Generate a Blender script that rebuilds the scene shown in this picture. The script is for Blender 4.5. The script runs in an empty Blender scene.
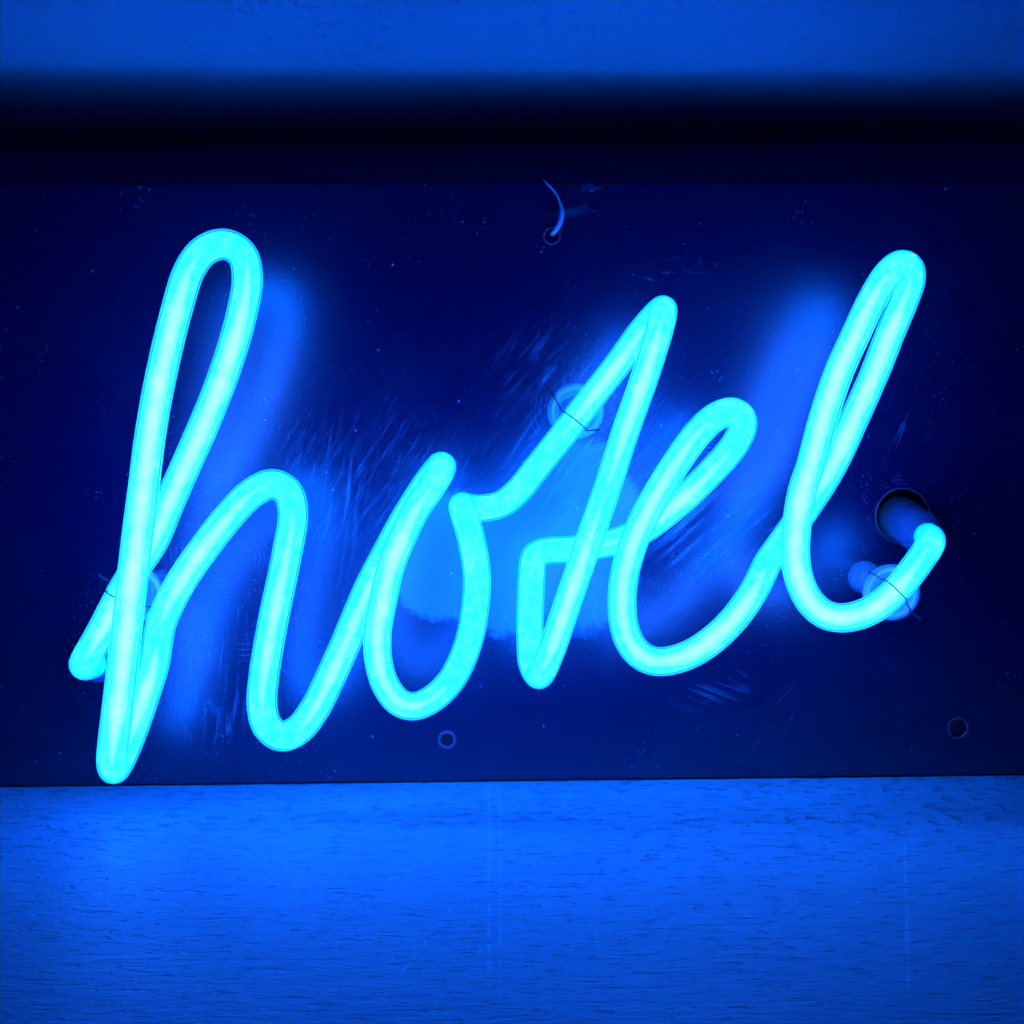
import bpy, bmesh, math, random
from mathutils import Vector, Matrix, noise
random.seed(7)
S = bpy.context.scene
COL = S.collection
MM = 0.001

# ------------------------------------------------------------------ camera
F = 1667.0                      # focal length in pixels of a 1024 px frame
YAW = math.radians(1.6)         # the board stands turned slightly to the camera
HOR = 490.0
pitch = math.atan((512 - HOR) / F)
roll = math.radians(-0.39)
fwd = Vector((0, math.cos(pitch), -math.sin(pitch)))
r0 = Vector((1, 0, 0)); u0 = r0.cross(fwd)
right = math.cos(roll) * r0 + math.sin(roll) * u0
up = -math.sin(roll) * r0 + math.cos(roll) * u0
def raydir(px, py):
    return right * ((px - 512) / F) - up * ((py - 512) / F) + fwd
CY = -0.560
rd = raydir(512, 782)
CAM = Vector((0, CY, -rd.z * (-CY / rd.y)))
N = Vector((math.sin(YAW), -math.cos(YAW), 0))     # board normal, towards the viewer
U = Vector((math.cos(YAW), math.sin(YAW), 0))
Z = Vector((0, 0, 1))
def at(px, py, d):
    """point in the room, d millimetres in front of the board face"""
    r = raydir(px, py)
    t = (d * MM - CAM.dot(N)) / r.dot(N)
    return CAM + r * t
def uv(px, py):
    p = at(px, py, 0); return p.dot(U), p.z
cam = bpy.data.cameras.new('camera'); camo = bpy.data.objects.new('camera', cam); COL.objects.link(camo)
cam.sensor_width = 36; cam.lens = F / 1024 * 36; cam.clip_start = 0.01; cam.clip_end = 20
m = Matrix((right, up, -fwd)).transposed().to_4x4(); m.translation = CAM
camo.matrix_world = m
S.camera = camo

# ------------------------------------------------------------------ node helpers
class NT:
    def __init__(s, name, world=None):
        s.m = world or bpy.data.materials.new(name); s.m.use_nodes = True
        s.t = s.m.node_tree; s.t.nodes.clear()
    def n(s, typ, ins=None, **kw):
        nd = s.t.nodes.new(typ)
        for k, v in kw.items(): setattr(nd, k, v)
        for k, v in (ins or {}).items():
            sock = nd.inputs[k]
            if isinstance(v, bpy.types.NodeSocket): s.t.links.new(v, sock)
            elif isinstance(v, bpy.types.Node): s.t.links.new(v.outputs[0], sock)
            else: sock.default_value = v
        return nd
    def math(s, op, a, b=0.0, c=0.0, clamp=False):
        nd = s.n('ShaderNodeMath', {0: a, 1: b, 2: c}, operation=op); nd.use_clamp = clamp
        return nd.outputs[0]
    def smooth(s, x, lo, hi, a=0.0, b=1.0):
        nd = s.n('ShaderNodeMapRange', {'Value': x, 'From Min': lo, 'From Max': hi, 'To Min': a, 'To Max': b}, interpolation_type='SMOOTHSTEP')
        return nd.outputs[0]
    def mapping(s, src, scale=(1,1,1), rot=(0,0,0), loc=(0,0,0)):
        return s.n('ShaderNodeMapping', {'Vector': src, 'Scale': scale, 'Rotation': rot, 'Location': loc}).outputs[0]
    def noise(s, vec, scale, detail=3, rough=0.5, dist=0.0):
        return s.n('ShaderNodeTexNoise', {'Vector': vec, 'Scale': scale, 'Detail': detail, 'Roughness': rough, 'Distortion': dist}).outputs[0]
    def blob(s, vec, cx, cz, rx, rz, ang=0.0, soft=1.0):
        """soft ellipse in the board plane, 1 inside"""
        v = s.n('ShaderNodeVectorMath', {0: vec, 1: (cx, 0, cz)}, operation='SUBTRACT').outputs[0]
        v = s.n('ShaderNodeVectorRotate', {'Vector': v, 'Angle': ang}, rotation_type='Y_AXIS').outputs[0]
        v = s.n('ShaderNodeVectorMath', {0: v, 1: (1/rx, 0, 1/rz)}, operation='MULTIPLY').outputs[0]
        l = s.n('ShaderNodeVectorMath', {0: v}, operation='LENGTH').outputs['Value']
        return s.smooth(l, 1.0, max(0.0, 1.0 - soft))
    def out(s, surf=None, vol=None):
        o = s.n('ShaderNodeOutputMaterial')
        if surf: s.t.links.new(surf if isinstance(surf, bpy.types.NodeSocket) else surf.outputs[0], o.inputs[0])
        if vol: s.t.links.new(vol.outputs[0], o.inputs[1])
        return s.m

# ------------------------------------------------------------------ materials
# glowing phosphor layer of the tube
GLOW = (0.05, 2.0, 17.5)
def mat_phosphor():
    t = NT('phosphor'); tc = t.n('ShaderNodeTexCoord').outputs['Object']
    a = t.noise(tc, 260, 4, 0.65)
    b = t.noise(tc, 45, 2)
    spots = t.smooth(t.noise(tc, 420, 1), 0.70, 0.80)
    k = t.math('MULTIPLY_ADD', a, 0.35, 0.70)
    k = t.math('MULTIPLY', k, t.math('MULTIPLY_ADD', b, 0.4, 0.9))
    k = t.math('MULTIPLY', k, t.math('MULTIPLY_ADD', spots, -0.45, 1.0))
    # uneven coating: paler mottles where the powder lies thin
    mot = t.math('ADD', t.smooth(t.noise(tc, 300, 5, 0.75), 0.42, 0.70, 0.4, 2.0), t.smooth(t.noise(t.mapping(tc, loc=(2, 5, 1)), 110, 4, 0.7), 0.52, 0.70, 0.0, 2.2))
    rc = t.math('MULTIPLY', mot, GLOW[0]/17)
    ec = t.n('ShaderNodeCombineColor', {0: rc, 1: GLOW[1]/17, 2: 1.0})
    em = t.n('ShaderNodeEmission', {'Color': ec, 'Strength': t.math('MULTIPLY', k, 17.0*0.80)})
    tr = t.n('ShaderNodeBsdfTransparent', {'Color': (0.5, 0.5, 0.5, 1)})
    return t.out(t.n('ShaderNodeAddShader', {0: em.outputs[0], 1: tr.outputs[0]}))
def mat_gas():
    t = NT('gas_glow')
    return t.out(None, t.n('ShaderNodeEmission', {'Color': (0.50, 0.5, 0.45, 1), 'Strength': 215.0}))
def mat_glass_shell():
    t = NT('tube_glass'); tc = t.n('ShaderNodeTexCoord').outputs['Object']
    # the wall of the tube is seen edge-on at its outline, where the longer way through the glass takes out light
    lw = t.n('ShaderNodeLayerWeight', {'Blend': 0.5}).outputs['Facing']
    g = t.smooth(lw, 0.34, 0.80)
    gc = t.n('ShaderNodeCombineColor', {0: t.math('MULTIPLY_ADD', g, -0.80, 0.98), 1: t.math('MULTIPLY_ADD', g, -0.66, 0.99), 2: t.math('MULTIPLY_ADD', g, -0.04, 1.0)})
    tr = t.n('ShaderNodeBsdfTransparent', {'Color': gc})
    df = t.n('ShaderNodeBsdfTranslucent', {'Color': (0.15, 0.95, 0.9, 1)})
    gl = t.n('ShaderNodeBsdfGlossy', {'Color': (1, 1, 1, 1), 'Roughness': 0.06})
    dirt = t.smooth(t.noise(tc, 330, 3, 0.6), 0.62, 0.74, 0.12, 0.30)
    a = t.n('ShaderNodeMixShader', {0: t.math('MULTIPLY_ADD', g, 0.32, dirt), 1: tr.outputs[0], 2: df.outputs[0]})
    fr = t.n('ShaderNodeFresnel', {'IOR': 1.45})
    return t.out(t.n('ShaderNodeMixShader', {0: t.math('MULTIPLY', fr, 0.6), 1: a.outputs[0], 2: gl.outputs[0]}))
def mat_clear(name, tint, transp, rough=0.15, dif=(0.5, 0.6, 0.7)):
    t = NT(name); tc = t.n('ShaderNodeTexCoord').outputs['Object']
    tr = t.n('ShaderNodeBsdfTransparent', {'Color': (*tint, 1)})
    bp = t.n('ShaderNodeBsdfPrincipled', {'Base Color': (*dif, 1), 'Roughness': rough, 'IOR': 1.5,
             'Normal': t.n('ShaderNodeBump', {'Strength': 0.25, 'Distance': 0.0006, 'Height': t.noise(tc, 400, 3)})})
    lw = t.n('ShaderNodeFresnel', {'IOR': 1.5})
    f = t.math('SUBTRACT', transp, t.math('MULTIPLY', lw, 0.6), clamp=True)
    return t.out(t.n('ShaderNodeMixShader', {0: f, 1: bp.outputs[0], 2: tr.outputs[0]}))
def mat_plain(name, col, rough, metal=0.0, bump=0.0, bscale=300):
    t = NT(name); tc = t.n('ShaderNodeTexCoord').outputs['Object']
    ins = {'Base Color': (*col, 1), 'Metallic': metal,
           'Roughness': t.math('MULTIPLY_ADD', t.noise(tc, bscale, 3), 0.2, rough - 0.1)}
    if bump: ins['Normal'] = t.n('ShaderNodeBump', {'Strength': bump, 'Distance': 0.0005, 'Height': t.noise(tc, bscale, 3)})
    return t.out(t.n('ShaderNodeBsdfPrincipled', ins))

def mat_board():
    t = NT('black_acrylic'); tc = t.n('ShaderNodeTexCoord').outputs['Object']
    def B(px, py, rx, ry, ang=0, soft=1.0):
        u, v = uv(px, py); k = 0.336 * MM
        return t.blob(tc, u, v, rx*k, ry*k, math.radians(ang), soft)
    def streak(ang, fine=520, long=34, lo=0.50, hi=0.80, dist=0.8):
        v = t.n('ShaderNodeVectorRotate', {'Vector': tc, 'Angle': math.radians(ang)}, rotation_type='Y_AXIS').outputs[0]
        v = t.mapping(v, (long, 1, fine))
        return t.smooth(t.noise(v, 1.0, 4, 0.62, dist), lo, hi)
    add = lambda a, b: t.math('ADD', a, b)
    mul = lambda a, b: t.math('MULTIPLY', a, b)
    # hand-wiped smears, each with its own place and direction
    sm = mul(B(590, 440, 130, 110, 0), streak(52))
    sm = add(sm, mul(B(400, 480, 110, 90, 0), streak(55, 600, 40)))
    sm = add(sm, mul(B(545, 370, 75, 60, 0), streak(50, 500, 60)))
    sm = add(sm, mul(B(700, 520, 100, 80, -30), streak(40, 420, 30, 0.5, 0.68, 0.9)))
    sm = add(sm, mul(B(720, 690, 60, 25, 20), streak(-22, 420, 25)))
    sm = add(sm, mul(B(215, 690, 60, 90, 0), streak(85, 500, 35)))
    sm = add(sm, mul(B(330, 500, 60, 120, 0), streak(80, 500, 35)))
    sm = add(sm, mul(B(880, 430, 60, 120, 20), streak(65, 380, 40, 0.6, 0.75)))
    sm = add(sm, mul(B(590, 200, 70, 45, 0), streak(15, 260, 60, 0.55, 0.8)))
    sm = add(sm, mul(B(660, 270, 60, 25, 0), streak(-8, 420, 50, 0.62, 0.76)))
    # rings of grime wiped around the fixings
    sm = add(sm, mul(B(590, 400, 60, 60, 0), t.smooth(t.noise(tc, 420, 4, .7), .52, .7)))
    # speckle of dust and scratches everywhere
    v = t.n('ShaderNodeTexVoronoi', {'Vector': tc, 'Scale': 210.0}).outputs['Distance']
    dots = mul(t.smooth(v, 0.10, 0.04), t.smooth(t.noise(tc, 60, 2), 0.50, 0.62))
    v2 = t.n('ShaderNodeTexVoronoi', {'Vector': tc, 'Scale': 620.0}).outputs['Distance']
    dots2 = mul(t.smooth(v2, 0.22, 0.08), t.smooth(t.noise(tc, 38, 4, .7), 0.53, 0.66))
    fine = mul(streak(48, 900, 60, 0.64, 0.74), t.smooth(t.noise(tc, 22, 3), 0.5, 0.7))
    fine = add(fine, mul(streak(-35, 1000, 40, 0.66, 0.74), t.smooth(t.noise(t.mapping(tc, loc=(3, 1, 2)), 20, 3), 0.55, 0.7)))
    film = t.smooth(t.noise(tc, 16, 4, 0.6), 0.35, 0.75)
    # broad faint haze of fine rubbing marks round the letters
    hz = add(mul(B(350, 470, 190, 150, 0), streak(62, 900, 90, .48, .72, .6)), mul(B(640, 500, 260, 190, 0), streak(48, 800, 80, .50, .74, .8)))
    hz = add(hz, mul(B(240, 660, 130, 120, 0), streak(88, 800, 60, .50, .72, .6)))
    def swirl(px, py, r0_, r1_, freq, seed):   # circular wiping marks
        u_, v_ = uv(px, py)
        q = t.n('ShaderNodeVectorMath', {0: tc, 1: (u_, 0, v_)}, operation='SUBTRACT').outputs[0]
        l_ = t.n('ShaderNodeVectorMath', {0: q}, operation='LENGTH').outputs['Value']
        l_ = add(l_, t.math('MULTIPLY', t.noise(tc, 55, 2), 0.006))
        sn = t.math('SINE', t.math('MULTIPLY', l_, freq))
        m_ = mul(t.smooth(l_, r0_*.6, r0_), t.smooth(l_, r1_*1.1, r1_*.8))
        return mul(mul(t.smooth(sn, 0.55, 1.0), m_), t.smooth(t.noise(t.mapping(tc, loc=(seed, 0, seed)), 75, 4, .7), .50, .62))
    sm = add(sm, mul(add(swirl(662, 588, .004, .013, 5200, 1), swirl(705, 500, .008, .024, 4300, 2)), 0.4))
    sm = add(sm, mul(add(swirl(590, 410, .011, .024, 4600, 3), swirl(905, 520, .010, .021, 4800, 4)), 0.4))
    sm = add(sm, mul(swirl(230, 560, .012, .04, 3600, 5), 0.35))
    # dried run of glue under the first letter
    run_ = mul(B(208, 728, 32, 34, 0, .35), t.smooth(t.noise(t.mapping(tc, (420, 1, 90)), 1.0, 4, .7), .42, .62))
    hz = add(hz, mul(run_, 1.6))
    hz = mul(hz, t.smooth(t.noise(tc, 45, 4, .7), .38, .62))
    # paler patch with a ragged edge behind the middle letters
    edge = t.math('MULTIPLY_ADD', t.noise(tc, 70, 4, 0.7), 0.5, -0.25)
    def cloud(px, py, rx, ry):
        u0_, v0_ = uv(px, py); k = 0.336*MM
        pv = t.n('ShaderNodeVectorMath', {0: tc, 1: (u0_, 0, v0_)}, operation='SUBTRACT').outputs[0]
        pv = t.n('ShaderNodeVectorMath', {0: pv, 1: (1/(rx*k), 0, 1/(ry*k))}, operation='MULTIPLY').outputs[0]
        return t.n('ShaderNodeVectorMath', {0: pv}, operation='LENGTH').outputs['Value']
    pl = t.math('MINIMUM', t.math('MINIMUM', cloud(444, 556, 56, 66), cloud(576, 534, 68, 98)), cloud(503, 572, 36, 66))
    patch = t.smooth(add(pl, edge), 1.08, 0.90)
    dust_patch = t.math('ADD', mul(sm, 0.27), add(mul(dots, 0.5), add(mul(dots2, 0.26), mul(fine, 0.22))))
    dust_patch = add(dust_patch, add(mul(film, 0.004), 0.001))
    dust_patch = add(dust_patch, mul(hz, 0.15))
    dust_patch = add(dust_patch, mul(patch, PATCH))
    colr = t.n('ShaderNodeCombineColor', {0: mul(dust_patch, 0.6), 1: dust_patch, 2: t.math('MULTIPLY_ADD', dust_patch, 1.1, 0.036)})
    rough = t.math('ADD', BROUGH, add(mul(film, 0.05), mul(sm, 0.12)))
    h = add(mul(t.noise(tc, 900, 2), 0.5), t.noise(tc, 14, 2))
    bump = t.n('ShaderNodeBump', {'Strength': 0.16, 'Distance': 0.0004, 'Height': h})
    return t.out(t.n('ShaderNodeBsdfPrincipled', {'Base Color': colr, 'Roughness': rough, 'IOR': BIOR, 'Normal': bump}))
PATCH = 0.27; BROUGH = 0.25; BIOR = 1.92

def mat_table():
    t = NT('painted_wood'); tc = t.n('ShaderNodeTexCoord').outputs['Object']
    sp = t.n('ShaderNodeSeparateXYZ', {0: tc})
    x, y = sp.outputs[0], sp.outputs[1]
    # growth rings lie closer together towards the front edge of the board
    w = t.math('DIVIDE', 1.0, t.math('SUBTRACT', -0.03 - CY, t.math('MULTIPLY', y, -1.0)))
    w = t.math('DIVIDE', 1.0, t.math('MAXIMUM', t.math('SUBTRACT', y, CY), 0.05))   # 1/distance
    v = t.n('ShaderNodeCombineXYZ', {0: x, 1: t.math('MULTIPLY', w, 0.19), 2: 0.0}).outputs[0]
    warp = t.noise(t.mapping(v, (9, 9, 1)), 1.0, 2)
    v = t.n('ShaderNodeCombineXYZ', {0: x, 1: t.math('ADD', t.math('MULTIPLY', w, 0.19), t.math('MULTIPLY', warp, 0.012)), 2: 0.0}).outputs[0]
    pores = t.noise(t.mapping(v, (150, 250, 1)), 1.0, 3, 0.55, 0.3)
    pores2 = t.noise(t.mapping(v, (220, 420, 1), loc=(3, 7, 0)), 1.0, 3, 0.6, 0.3)
    pores3 = t.noise(t.mapping(v, (70, 130, 1), loc=(5, 2, 0)), 1.0, 3, 0.6, 0.4)
    band = t.smooth(t.noise(t.mapping(v, (4, 40, 1)), 1.0, 3), 0.35, 0.65)
    back = t.smooth(y, -0.16, -0.02, 0.0, 0.045)
    p = t.math('MULTIPLY', t.smooth(t.math('ADD', pores, back), 0.58, 0.66), t.math('MULTIPLY_ADD', band, 0.35, 0.65))
    p2 = t.math('MULTIPLY', t.smooth(pores2, 0.56, 0.70), 0.35)
    p3 = t.math('MULTIPLY', t.smooth(pores3, 0.62, 0.75), 0.5)
    pit = t.math('MAXIMUM', t.math('MAXIMUM', p, p2), p3)
    # long pale scratches across the grain
    scr = t.smooth(t.noise(t.mapping(tc, (700, 9, 1), rot=(0, 0, 0.25)), 1.0, 2, .5, .1), 0.735, 0.76)
    blot = t.noise(t.mapping(tc, (14, 20, 1)), 1.0, 4, .6)
    val = t.math('MULTIPLY_ADD', blot, 0.12, 0.39)
    val = t.math('MULTIPLY', val, t.math('MULTIPLY_ADD', t.math('MULTIPLY', pit, t.smooth(y, -0.20, -0.03, 0.25, 1.0)), -0.33, 1.0))
    val = t.math('MULTIPLY', val, t.math('MULTIPLY_ADD', t.smooth(pores3, .3, .7), 0.10, 0.95))
    val = t.math('MULTIPLY_ADD', scr, 0.08, val)
    def line(x0, y0, x1, y1, wd):     # a long straight score in the paint
        k = (x1-x0)/(y1-y0)
        d = t.math('ABSOLUTE', t.math('SUBTRACT', t.math('SUBTRACT', x, x0), t.math('MULTIPLY', t.math('SUBTRACT', y, y0), k)))
        m_ = t.math('MULTIPLY', t.smooth(d, wd, wd*0.3), t.math('MULTIPLY', t.smooth(y, y1-.01, y1+.01), t.smooth(y, y0+.002, y0-.002)))
        return t.math('MULTIPLY', m_, t.smooth(t.noise(tc, 130, 3, .6), 0.38, 0.6))
    for a_ in ((-.0085, -.002, -.0052, -.23, .0006), (-.0045, -.002, -.0030, -.23, .0004), (.108, -.10, .077, -.235, .0006), (-.132, -.12, -.082, -.175, .0004), (-.0135, -.16, -.026, -.24, .0004), (.030, -.05, .024, -.08, .0005)):
        val = t.math('MULTIPLY_ADD', line(*a_), 0.16, val)
    col = t.n('ShaderNodeCombineColor', {0: t.math('MULTIPLY', val, 0.4), 1: val, 2: val})
    hgt = t.math('ADD', t.math('MULTIPLY', pit, -1.0), t.math('MULTIPLY', pores3, 0.9))
    hgt = t.math('ADD', hgt, t.math('MULTIPLY', pores2, 0.5))
    bump = t.n('ShaderNodeBump', {'Strength': 0.9, 'Distance': 0.0009, 'Height': hgt})
    return t.out(t.n('ShaderNodeBsdfPrincipled', {'Base Color': col, 'Roughness': t.math('MULTIPLY_ADD', blot, 0.2, 0.5),
                 'IOR': 1.45, 'Normal': bump}))
def mat_wall():
    t = NT('plaster'); tc = t.n('ShaderNodeTexCoord').outputs['Object']
    a = t.noise(t.mapping(tc, (1, 1, 0.7)), 90, 6, 0.6)
    lump = t.smooth(t.noise(t.mapping(tc, loc=(1.3, 0, 0.4)), 210, 3, .6, .6), 0.60, 0.70)
    where = t.smooth(t.noise(t.mapping(tc, (1, 1, 0.6), loc=(.35, 0, .2)), 22, 3, .6), 0.50, 0.62)
    brush = t.noise(t.mapping(tc, (500, 1, 60)), 1.0, 3)
    h = t.math('ADD', t.math('MULTIPLY', a, 1.1), t.math('MULTIPLY', t.math('MULTIPLY', lump, where), 0.35))
    h = t.math('ADD', h, t.math('MULTIPLY', brush, 0.18))
    bump = t.n('ShaderNodeBump', {'Strength': 1.0, 'Distance': 0.0015, 'Height': h})
    val = t.math('MULTIPLY_ADD', t.noise(tc, 30, 4), 0.10, 0.44)
    col = t.n('ShaderNodeCombineColor', {0: val, 1: val, 2: val})
    col = t.n('ShaderNodeCombineColor', {0: t.math('MULTIPLY', val, 0.4), 1: val, 2: val})
    return t.out(t.n('ShaderNodeBsdfPrincipled', {'Base Color': col, 'Roughness': 0.6, 'Normal': bump}))

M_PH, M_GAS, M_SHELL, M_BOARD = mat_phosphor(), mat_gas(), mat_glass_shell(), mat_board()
M_TABLE, M_WALL = mat_table(), mat_wall()
def mat_support():
    t = NT('support_plastic'); tc = t.n('ShaderNodeTexCoord').outputs['Object']
    nz = t.noise(tc, 300, 3)
    bp = t.n('ShaderNodeBsdfPrincipled', {'Base Color': (0.72, 0.9, 1.0, 1), 'Transmission Weight': 0.62, 'Coat Weight': 0.6, 'IOR': 1.48,
             'Roughness': t.math('MULTIPLY_ADD', nz, 0.15, 0.06), 'Normal': t.n('ShaderNodeBump', {'Strength': 0.2, 'Distance': 0.0004, 'Height': nz})})
    tr = t.n('ShaderNodeBsdfTransparent', {'Color': (0.8, 0.9, 1, 1)})
    return t.out(t.n('ShaderNodeMixShader', {0: 0.3, 1: bp.outputs[0], 2: tr.outputs[0]}))
M_SUP = mat_support()
M_ELEC = mat_clear('electrode_glass', (0.5, 0.55, 0.7), 0.45, 0.08, (0.12, 0.16, 0.25))
M_EMET = mat_plain('electrode_metal', (0.10, 0.11, 0.14), 0.45, 0.8)
M_WIRE = mat_plain('tie_wire', (0.06, 0.06, 0.07), 0.4, 0.8)
M_SCREW = mat_plain('screw_steel', (0.35, 0.36, 0.4), 0.35, 1.0)
M_RIM = mat_plain('hole_edge', (0.10, 0.11, 0.13), 0.22, 0.0, 0.5, 500)
M_RIM2 = mat_plain('eyelet', (0.10, 0.12, 0.15), 0.25, 0.0, 0.5, 500)
M_CORD = mat_plain('nylon_cord', (0.55, 0.6, 0.68), 0.35)
M_SHADE_STRIP = mat_plain('shade_strip_navy', (0.06, 0.06, 0.42), 0.85)  # dark navy that paints the shadow band above the board
M_FOAM = mat_plain('rubber', (0.02, 0.02, 0.022), 0.6)

# ------------------------------------------------------------------ object helpers
def link(name, me, mat, parent=None, smooth=True):
    o = bpy.data.objects.new(name, me); COL.objects.link(o)
    if mat: me.materials.append(mat)
    if smooth:
        for p in me.polygons: p.use_smooth = True
    if parent: o.parent = parent
    return o
def from_bm(name, bm, mat, parent=None, smooth=True):
    me = bpy.data.meshes.new(name); bm.normal_update(); bm.to_mesh(me); bm.free()
    return link(name, me, mat, parent, smooth)
def catmull(P, per_mm=1.2, radius_hint=None):
    """centripetal Catmull-Rom through 3-D points; extra columns are carried linearly. returns list of (Vector, extras)"""
    pts = [Vector(p[0]) for p in P]; ex = [p[1:] for p in P]
    pts = [2*pts[0]-pts[1]] + pts + [2*pts[-1]-pts[-2]]
    out = []
    for i in range(1, len(pts)-2):
        p0, p1, p2, p3 = pts[i-1:i+3]
        t0 = 0; t1 = t0 + max((p1-p0).length, 1e-6)**.5; t2 = t1 + max((p2-p1).length, 1e-6)**.5; t3 = t2 + max((p3-p2).length, 1e-6)**.5
        n = max(2, int((p2-p1).length / MM * per_mm))
        for k in range(n):
            f = k/n; t = t1 + f*(t2-t1)
            A1 = p0*((t1-t)/(t1-t0)) + p1*((t-t0)/(t1-t0)); A2 = p1*((t2-t)/(t2-t1)) + p2*((t-t1)/(t2-t1)); A3 = p2*((t3-t)/(t3-t2)) + p3*((t-t2)/(t3-t2))
            B1 = A1*((t2-t)/(t2-t0)) + A2*((t-t0)/(t2-t0)); B2 = A2*((t3-t)/(t3-t1)) + A3*((t-t1)/(t3-t1))
            C = B1*((t2-t)/(t2-t1)) + B2*((t-t1)/(t2-t1))
            out.append((C, [a*(1-f)+b*f for a, b in zip(ex[i-1], ex[i])]))
    out.append((pts[-2], list(ex[-1])))
    return out
def frames(path):
    T = []
    for i in range(len(path)):
        a = path[max(0, i-1)]; b = path[min(len(path)-1, i+1)]
        T.append((b-a).normalized())
    n = T[0].orthogonal().normalized(); fr = []
    for i, t in enumerate(T):
        n = (n - t*n.dot(t)).normalized()
        fr.append((t, n, t.cross(n)))
    return fr
def sweep(path, radii, seg=20, cap0=None, cap1=None, fr=None):
    """tube mesh round a path; cap: None open, 'round' or 'flat'"""
    bm = bmesh.new(); fr = fr or frames(path)
    rings = []
    def ring(c, n, b, r):
        return [bm.verts.new(c + (n*math.cos(a) + b*math.sin(a))*r) for a in [2*math.pi*k/seg for k in range(seg)]]
    if cap0 == 'round':
        t, n, b = fr[0]; r = radii[0]
        for a in (80, 60, 40, 20): rings.append(ring(path[0]-t*r*math.sin(math.radians(a)), n, b, r*math.cos(math.radians(a))))
    for p, r, (t, n, b) in zip(path, radii, fr): rings.append(ring(p, n, b, r))
    if cap1 == 'round':
        t, n, b = fr[-1]; r = radii[-1]
        for a in (20, 40, 60, 80): rings.append(ring(path[-1]+t*r*math.sin(math.radians(a)), n, b, r*math.cos(math.radians(a))))
    for A, B in zip(rings, rings[1:]):
        for k in range(seg): bm.faces.new((A[k], A[(k+1)%seg], B[(k+1)%seg], B[k]))
    if cap0: bm.faces.new(list(reversed(rings[0])))
    if cap1: bm.faces.new(rings[-1])
    return bm
def lathe(profile, origin, axis, seg=40, bm=None):
    """profile: (distance along axis mm, radius mm)"""
    bm = bm or bmesh.new(); axis = axis.normalized(); n = axis.orthogonal().normalized(); b = axis.cross(n)
    prev = None
    for h, r in profile:
        c = origin + axis*h*MM
        if r <= 0: cur = [bm.verts.new(c)]
        else: cur = [bm.verts.new(c + (n*math.cos(2*math.pi*k/seg)+b*math.sin(2*math.pi*k/seg))*r*MM) for k in range(seg)]
        if prev:
            for k in range(seg):
                k2 = (k+1) % seg
                if len(prev) == 1 and len(cur) > 1: bm.faces.new((prev[0], cur[k2], cur[k]))
                elif len(cur) == 1 and len(prev) > 1: bm.faces.new((prev[k], prev[k2], cur[0]))
                elif len(cur) > 1: bm.faces.new((prev[k], prev[k2], cur[k2], cur[k]))
        prev = cur
    return bm

# ------------------------------------------------------------------ setting
def sheet(name, x0, x1, y0, y1, mat, z=0.0):
    bm = bmesh.new(); n = 4
    bmesh.ops.create_grid(bm, x_segments=n, y_segments=n, size=0.5)
    for v in bm.verts: v.co = Vector((x0+(v.co.x+.5)*(x1-x0), y0+(v.co.y+.5)*(y1-y0), z))
    return from_bm(name, bm, mat, None, False)
WALL = 0.095
tb = sheet('tabletop', -1.0, 1.0, -0.9, WALL + 0.001, M_TABLE); tb['kind'] = 'structure'
# plaster wall; its forward curve over the board is shaped to catch tube light
bm = bmesh.new()
prof = [(95, -1), (95, 100), (95, 205), (94.4, 216), (92, 226), (84, 233.5), (66, 238.2), (40, 241), (18, 243.5), (-5, 246.5), (-30, 250.5), (-60, 258), (-100, 276), (-150, 292)]
prof = [a[0] for a in catmull([(Vector((0, y, z))*MM,) for y, z in prof], 0.35)]
rows = [[bm.verts.new((x*0.1, p.y - WALL, p.z)) for x in range(-10, 11)] for p in prof]
for A, B in zip(rows, rows[1:]):
    for k in range(20): bm.faces.new((A[k], A[k+1], B[k+1], B[k]))
wl = from_bm('wall', bm, M_WALL, None, True); wl.location = (0, WALL, 0); wl['kind'] = 'structure'

# dark strip added against the plaster to stand in for the board's shadow
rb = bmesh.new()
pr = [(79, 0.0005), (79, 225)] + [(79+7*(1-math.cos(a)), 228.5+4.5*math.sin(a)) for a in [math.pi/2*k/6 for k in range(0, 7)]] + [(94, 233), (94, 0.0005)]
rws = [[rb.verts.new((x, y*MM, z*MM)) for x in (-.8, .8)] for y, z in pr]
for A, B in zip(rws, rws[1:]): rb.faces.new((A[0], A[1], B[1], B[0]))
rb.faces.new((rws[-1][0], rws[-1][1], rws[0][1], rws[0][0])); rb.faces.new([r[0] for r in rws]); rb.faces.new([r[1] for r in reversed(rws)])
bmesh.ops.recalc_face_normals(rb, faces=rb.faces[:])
shade_strip = from_bm('shade_strip', rb, M_SHADE_STRIP, None, True)
shade_strip['label'] = 'added dark strip standing in for the shadow of the sign board on the wall'; shade_strip['category'] = 'shade_strip'

# ------------------------------------------------------------------ the sign
sign = bpy.data.objects.new('neon_sign', None); COL.objects.link(sign)
sign['label'] = 'glowing cyan neon script sign reading hotel on a scratched glossy black board'
sign['category'] = 'neon sign'

TB = 6.0   # board thickness mm
top_z = uv(512, 184)[1]
elec_r = (904, 516); elec_l = (131, 651)
holes = [(elec_r[0]-1, elec_r[1], 27*.336), (elec_l[0], elec_l[1], 25*.336), (552, 236, 7.4*.336), (447, 740, 6.2*.336), (958, 728, 9.3*.336)]
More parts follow.
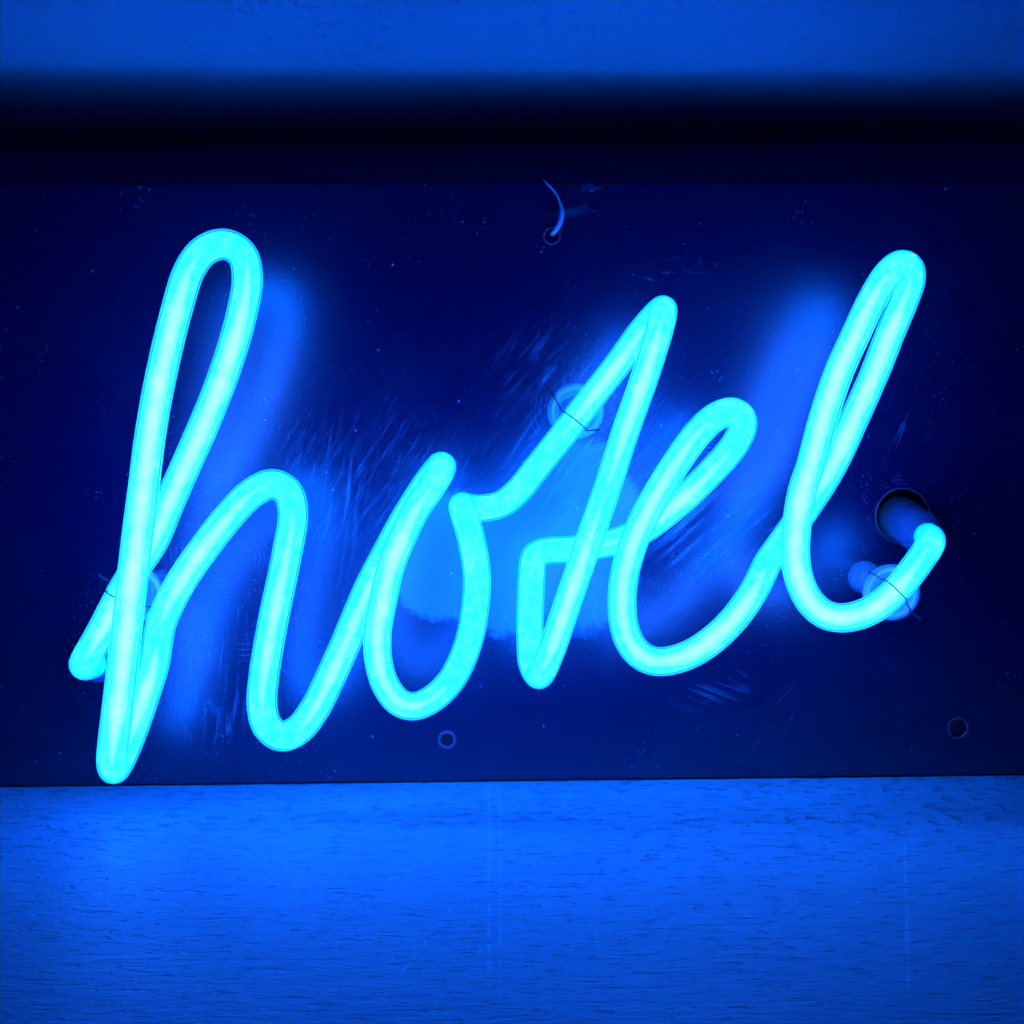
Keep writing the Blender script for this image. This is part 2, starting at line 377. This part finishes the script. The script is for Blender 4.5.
# board slab in its own frame: x along U, y into the room's depth, z up
bm = bmesh.new(); bmesh.ops.create_cube(bm, size=1)
for v in bm.verts: v.co = Vector((v.co.x*0.50, (v.co.y+.5)*TB*MM, (v.co.z+.5)*top_z + 0.0006))
bmesh.ops.bevel(bm, geom=bm.edges[:], offset=0.0006, segments=2, affect='EDGES')
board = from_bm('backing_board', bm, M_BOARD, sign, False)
board.rotation_euler = (0, 0, YAW)
cb = bmesh.new()
for px, py, r in holes:
    u, v = uv(px, py)
    dp = 12 if r > 7 or py < 300 else 2.6     # the two lower holes do not go right through
    lathe([(-12, 0), (-12, r), (dp, r), (dp, 0)], Vector((u, 0, v)), Vector((0, 1, 0)), 48, cb)
bmesh.ops.recalc_face_normals(cb, faces=cb.faces[:])
cut = from_bm('cutter', cb, None, None, False); cut.rotation_euler = (0, 0, YAW)
md = board.modifiers.new('b', 'BOOLEAN'); md.operation = 'DIFFERENCE'; md.object = cut; md.solver = 'EXACT'
bpy.context.view_layer.update()
dg = bpy.context.evaluated_depsgraph_get()
me = bpy.data.meshes.new_from_object(board.evaluated_get(dg)); board.modifiers.clear(); board.data = me
bpy.data.objects.remove(cut)
board['label'] = 'glossy black board scratched and smeared'

# hole rims: thin worn edges standing 0.3 mm proud
for i, (px, py, r) in enumerate(holes):
    w = 1.1 if i == 3 else 0.5
    o = at(px, py, 0)
    if i == 2: w = 0.5
    b_ = lathe([(-1.2, r-.02), (0.15, r-.02), (0.42, r+w*.35), (0.30, r+w*.8), (-.05, r+w)], o, N, 48)
    for v in b_.verts:
        q = noise.noise_vector(v.co*420); v.co += (U*q.x + Z*q.y)*0.00016 + N*(q.z*0.00012)
    from_bm('hole_rim', b_, M_RIM2 if i == 3 else M_RIM, sign)

# tube centre line: pixel x, pixel y, mm off the board, brightness of the gas column
R_OUT, R_IN = 4.4, 3.62
h_pts = [(119,654,4,0),(104,659,24,0),(91,664,40,0),(84,664,48.5,0),(89,654,51,0.2),(103,629,51,1),(117,602,50.5,.9),(136,568,50.5,.7),(153.5,541,50.5,.5),(169,504,51,.7),(187.5,462,52,.9),(206,420,53,1),(226,368,54,1),(241,317,55,.9),
    (247.5,278,56,.35),(242,254,57,.0),(225,244,58,0),(205,250,59,0),(190,269,59.5,.35),(177,309,60,.9),(161,376,61,1),(150.5,434,61.5,1),(143,493,62,1),(137,540,62,1),(130,600,62,1),(125,646,62,1),(118,705,62,1),(113.5,742,62,.9),
    (112,759,61.2,.4),(113,768,58,0),(116,767,54,0),(122,756,51.4,.1),(133,729,50.6,.4),(147,688,50.5,1),(154.5,663,51,.6),(157.5,643,52.5,0),(161,624,54,.1),(178,587,55.5,.8),(205,547,56,.6),(231,514,56,.5),(252,493,56,.3),
    (272,484,56,0),(287,491,56,0),(293,510,56,.1),(286,559,56,.3),(274,617,56,.5),(264,676,56,.5),(262,705,56,.3),(267,726,56,0),(281,736.5,56,0),(298,730,56,.2),(314,710,55.5,.4),(331,676,54.5,.5),(345,645,53,.3),(357,616,51.5,.2),
    (369,588,50.6,.2),(385,557,50.3,.2),(405,520,50.3,.1),(425,488,50.6,0),(437,471,52.4,0),(441,466,55,0)]
o_pts = [h_pts[-1],(442,467,57.6,0),(438,476,60.4,0),(430,489,61.3,.2),(417,508,61.5,.5),(405,532,61.5,.9),(392,563,61.5,.9),(382,606,61.5,.9),(377.5,635,61.5,.7),(379,664,61.5,.6),(387,688,61.5,.3),(400,703,61.5,.4),(414,706.5,61.5,.4),
    (432,699,61.5,.2),(452,679,61.5,.1),(468,644,61.5,0),(475.5,606,61.5,0),(477,576,61.5,0),(473,547,61.5,0),(466.5,521,61.2,0),(463,510,59.5,0),(462,506,56,0)]
t_pts = [o_pts[-1],(464,506,53,0),(471,508,51,0),(485,508,50.3,0),(502,504,50.3,0),(518,491,50.3,0),(539,465,50.3,0),(563,435,50.3,.1),(597,391,50.3,.7),(621,360,50.3,.8),(638,336,50.4,.4),(653,318,51.4,.1),(660,311,53.6,0),(663,309,56.2,0),
    (663.5,311,59,0),(662,319,61,.2),(658.5,333,61.5,.5),(645.5,375,61.5,.9),(626,430,61.5,.6),(607,489,61.5,.1),(590,538,61.5,.2),(577,576,61.5,.8),(562,620,61.5,1),(552,649,61.3,.9),(544,668,60.2,.3),(540,675,57.5,0),(537,674,54,0),
    (532,664,51.2,0),(530,640,50.5,0),(531,591,50.5,0),(532.5,566,50.5,0),(534.5,555.5,50.5,0),(545,551,50.5,0),(573,549.5,50.5,.1),(608,543.5,50.5,.2),(626,538,50.5,.2)]
e_pts = [t_pts[-1],(646,528,50.5,.4),(664,515,50.5,.8),(690,493,51,.7),(714,469,52,.4),(733,447,53.5,.1),(742,430,55,0),(742.5,418,56.5,0),(733,411.5,57.5,0),(717,416,58.5,0),(699,432,59.5,.3),(679,459,61,.6),(660,489,61.5,.6),(644,518,61.5,.7),
    (632,547,61.5,.7),(624,577,61.5,.6),(622,606,61.5,.6),(625,630,61.5,.5),(634,649,61.5,.6),(648,659.5,61.5,.5),(664,661.5,61.5,.7),(687,655.5,61.5,.9),(711,641,61,1),(734,619,60,1),(752,594,58,1),(761,577,56,.4),(767,564,53.8,0),(776,551,52,0),(791,530,50.8,0)]
l_pts = [e_pts[-1],(806,508,50.5,.2),(823,482,50.7,.8),(838,455,51.2,1),(853,422,52.5,1),(875.5,371,54,1),(890,334,55,1),(904,300,56.3,.6),(910.5,281,57.3,.1),(910,268,58.2,0),(902,264,59,0),(889,273,60,.1),(873,298,60.7,.8),(855.5,335,61.2,1),(838.5,373,61.5,1),
    (822,423,61.5,1),(810,468,61.5,1),(804,485,61.5,1),(797.5,519,61.5,1),(795.5,557,61.5,1),(800,582,61.5,1),(811,603,61.5,1),(826,615,61.5,1),(844,618,61.5,1),(867,612,61.3,1),(887,599,61,1),(905,580,60.5,.8),(920,560,60,.3),(930,545,58.5,0),(931,540,55,0),(928,537,49,0)]
sigma = 0
def to3(P): return [(at(p[0], p[1], p[2]), p[3]) for p in P]
# one continuous centre line, cut into its five letters afterwards so the rings meet exactly
full = []; marks = [0]
for P in (h_pts, o_pts, t_pts, e_pts, l_pts):
    Q = to3(P)
    full += Q if not full else Q[1:]
    marks.append(len(full)-1)
dense = []; cuts = []
allp = catmull(full, 1.25)
# relocate the cut indices
for mk in marks:
    tgt = full[mk][0]; cuts.append(min(range(len(allp)), key=lambda i: (allp[i][0]-tgt).length))
C = [a[0] for a in allp]; G = [a[1][0] for a in allp]
# soften the little corners of the trace the way softened glass would bend
for it in range(3):
    C = [C[0]] + [C[i]*0.5 + (C[i-1]+C[i+1])*0.25 for i in range(1, len(C)-1)] + [C[-1]]
for it in range(12):
    G = [G[0]] + [G[i]*.5 + (G[i-1]+G[i+1])*.25 for i in range(1, len(G)-1)] + [G[-1]]
FR = frames(C)
def base_r(i):
    k = max(j for j in range(5) if i >= cuts[j])
    return (4.62, 4.22, 4.20, 4.36, 4.40)[k] / R_OUT
BR = [base_r(i) for i in range(len(C))]
for it in range(60): BR = [BR[0]] + [(BR[i-1]+BR[i]+BR[i+1])/3 for i in range(1, len(BR)-1)] + [BR[-1]]
def wob(i): return BR[i] + 0.018*noise.noise(Vector((i*0.018, 3.1, 0))) + 0.012*noise.noise(Vector((i*0.07, 9.1, 0)))
names = ['h', 'o', 't', 'e', 'l']
for k, nm in enumerate(names):
    a, b = cuts[k], cuts[k+1]
    idx = list(range(a, b+1))
    P = [C[i] for i in idx]; fr = [FR[i] for i in idx]
    sh = from_bm('letter_tube', sweep(P, [R_OUT*MM*wob(i) for i in idx], 24, None, 'round' if k == 4 else None, fr=fr), M_SHELL, sign)
    sh['label'] = 'glowing glass tube forming the letter ' + nm
    i2 = idx[::2] + ([idx[-1]] if (len(idx)-1) % 2 else [])
    if k == 0: i2 = [i for i in i2 if i >= 18]
    from_bm('phosphor_core', sweep([C[i] for i in i2], [R_IN*MM*wob(i) for i in i2], 14, 'round' if k == 0 else None, 'round' if k == 4 else None, fr=[FR[i] for i in i2]), M_PH, sh)
    # glowing gas column, thick on the straight runs and pinched off in the bends
    run = []
    def flush(run, sh=sh):
        if len(run) < 6: return
        rr = []
        for j, i in enumerate(run):
            w = max(0, min(1, (j+.3)/12, (len(run)-1-j+.3)/12))**.5
            rr.append(R_IN*MM*BR[i]*(0.34+0.36*min(1, G[i]))*(0.2+0.8*w)*(1+.22*noise.noise(Vector((i*.11, 0, 5)))+.12*noise.noise(Vector((i*.33, 7, 5)))))
        ri = [r*(0.55+.40*noise.noise(Vector((i*.2, 4, 5)))) for r, i in zip(rr, run)]
        from_bm('gas_column', sweep([C[i] for i in run], ri, 10, 'round', 'round', fr=[FR[i] for i in run]), M_GAS, sh)
        from_bm('gas_column', sweep([C[i] for i in run], rr, 12, 'round', 'round', fr=[FR[i] for i in run]), M_GAS, sh)
    for i in idx[::2]:
        if G[i] > 0.12: run.append(i)
        else: flush(run); run = []
    flush(run)

# electrodes: darker glass ends with a metal shell inside, going back through the board
def electrode(p_tube, p_hole, lab):
    a, b = p_tube, p_hole
    ax = (b-a).normalized(); L = (b-a).length/MM
    e = from_bm('electrode', lathe([(-1, 4.7), (2, 5.2), (5, 6.4), (9, 6.9), (L+14, 6.9), (L+18, 5), (L+19, 0)], a, ax, 36), M_ELEC, sign)
    e['label'] = lab
    from_bm('electrode_shell', lathe([(12, 0), (12, 4.6), (13, 5.1), (L+6, 5.1), (L+7, 0)], a, ax, 28), M_EMET, e)
    from_bm('rubber_boot', lathe([(L-16, 6.9), (L-16, 7.35), (L-4, 7.5), (L+10, 7.5), (L+10, 6.9)], a, ax, 36), M_FOAM, e)
electrode(at(928, 537, 49), at(899, 518, -3), 'dark glass electrode end behind the tail of letter l')
electrode(at(92, 663.5, 40), at(elec_l[0]-2, elec_l[1], -3), 'dark glass electrode end behind the start of letter h')

# supports with tie wires
def nearest(px, py, d):
    p = at(px, py, d); i = min(range(len(C)), key=lambda i: (C[i]-p).length); return i
def support(px, py, d, cup_dx, cup_dy, tail_side, lab, cr=8.6, foot=None):
    i = nearest(px, py, d); c = C[i]; t = FR[i][0]
    off = (c.dot(N))/MM                       # tube centre above board
    cupz = off - R_OUT - 0.6
    q = at(px+cup_dx, py+cup_dy, cupz); base = q - N*cupz*MM
    if foot: base = at(*foot, 0)
    H = (q - base).length/MM; ax = (q - base).normalized()
    prof = [(0, 0), (0, 5.3), (1.0, 5.6), (2.0, 5.5), (2.4, 5.0), (H-11, 4.9), (H-8, 5.2), (H-5, cr-.9), (H-3, cr), (H-.8, cr), (H-.1, cr-.5), (H+.1, cr-1.2), (H-.6, cr-2.0), (H-3.6, cr-2.6), (H-5, 4.8), (H-4.2, 4.1), (H-1.0, 3.8), (H-.5, 3.2), (H-.9, 0)]
    s = from_bm('tube_support', lathe(prof, base, ax, 44), M_SUP, sign); s['label'] = lab
    sc = lathe([(2, 0), (2, 2.2), (3.4, 2.4), (4.2, 1.8), (4.4, 0)], base, N, 20)
    from_bm('screw', sc, M_SCREW, s)
    bvec = N.cross(t).normalized()*tail_side   # across the tube
    rw = R_OUT + 0.35
    loop = []
    for a in range(-90, 91, 12):               # over the front of the tube
        ar = math.radians(a); loop.append(c + bvec*math.sin(ar)*rw*MM + N*math.cos(ar)*rw*MM)
    loop += [q + bvec*(cr+.3)*MM - N*2.5*MM, q + bvec*(cr-1.5)*MM - N*6.5*MM, q + bvec*5.3*MM - N*10*MM, q - N*10.5*MM - t*5.3*MM, q - bvec*5.3*MM - N*10*MM, q - bvec*(cr-1.5)*MM - N*6.5*MM, q - bvec*(cr+.3)*MM - N*2.5*MM]
    loop.append(loop[0])
    pth = [a[0] for a in catmull([(p,) for p in loop], 2.5)]
    pth = [p + Vector(noise.noise_vector(p*160))*0.0003 for p in pth]
    w = from_bm('tie_wire', sweep(pth, [0.24*MM]*len(pth), 8), M_WIRE, s)
    # twisted tail where the two ends are wound together
    st = q + bvec*(cr+.2)*MM - N*1.2*MM; dr = (bvec*1.0 + N*0.25 - Z*0.06 + t*0.15).normalized(); o1 = dr.orthogonal().normalized(); o2 = dr.cross(o1)
    for ph in (0, math.pi):
        tp = [st - dr*2.2*MM + dr*j*0.28*MM + (o1*math.cos(j*.85+ph)+o2*math.sin(j*.85+ph))*0.27*MM for j in range(22)]
        from_bm('wire_tail', sweep(tp, [0.22*MM]*len(tp), 8, 'flat', 'flat'), M_WIRE, w)
    return s
support(897, 591, 61, -5, 2, -1, 'clear support with steel screw under the tail of letter l', 8.6, (864, 577))
support(575, 420, 50.3, 1, -9, 1, 'clear ring support behind the upper arm of letter t', 8.8)
support(120, 597, 50.5, 14, -2, 1, 'clear support tucked behind the stem of letter h', 8.8)

# hanging cord through the top hole
u_, v_ = uv(552, 236)
cp = [at(551, 236, -8), at(552, 234, -2), at(555, 231, 1.6), at(560, 223, 2.6), at(562, 212, 2.4), at(560, 202, 2.0), at(555, 192, 1.6), at(548, 184.5, 1.2), at(545, 181, -.6), at(544, 180.5, -4), at(544, 181, -7), at(546, 190, -8), at(549, 215, -8), at(551, 236, -8)]
pth = [a[0] for a in catmull([(p,) for p in cp], 2.5)]
def cord_r(p):
    return (0.78 if p.z < uv(552, 208)[1] else 0.26)*MM
rr = [cord_r(p) for p in pth]
for _ in range(10): rr = [rr[0]] + [(rr[i-1]+rr[i]+rr[i+1])/3 for i in range(1, len(rr)-1)] + [rr[-1]]
cd = from_bm('hanging_cord', sweep(pth, rr, 12), M_CORD)
cd['label'] = 'short pale cord looped through the top hole of the black board'; cd['category'] = 'cord'

# ------------------------------------------------------------------ the dark room around
w = bpy.data.worlds.new('World'); S.world = w
t = NT('', w)
bg = t.n('ShaderNodeBackground', {'Color': (0.02, 0.05, 1.0, 1), 'Strength': 0.045})
wo = t.n('ShaderNodeOutputWorld', {0: bg.outputs[0]})

# ------------------------------------------------------------------ render
S.render.engine = 'CYCLES'
S.cycles.max_bounces = 7; S.cycles.transmission_bounces = 6; S.cycles.transparent_max_bounces = 24; S.cycles.diffuse_bounces = 3; S.cycles.glossy_bounces = 3
M_PH.cycles.emission_sampling = 'FRONT'
S.view_settings.view_transform = 'Standard'; S.view_settings.look = 'None'
S.view_settings.exposure = 0; S.view_settings.gamma = 1
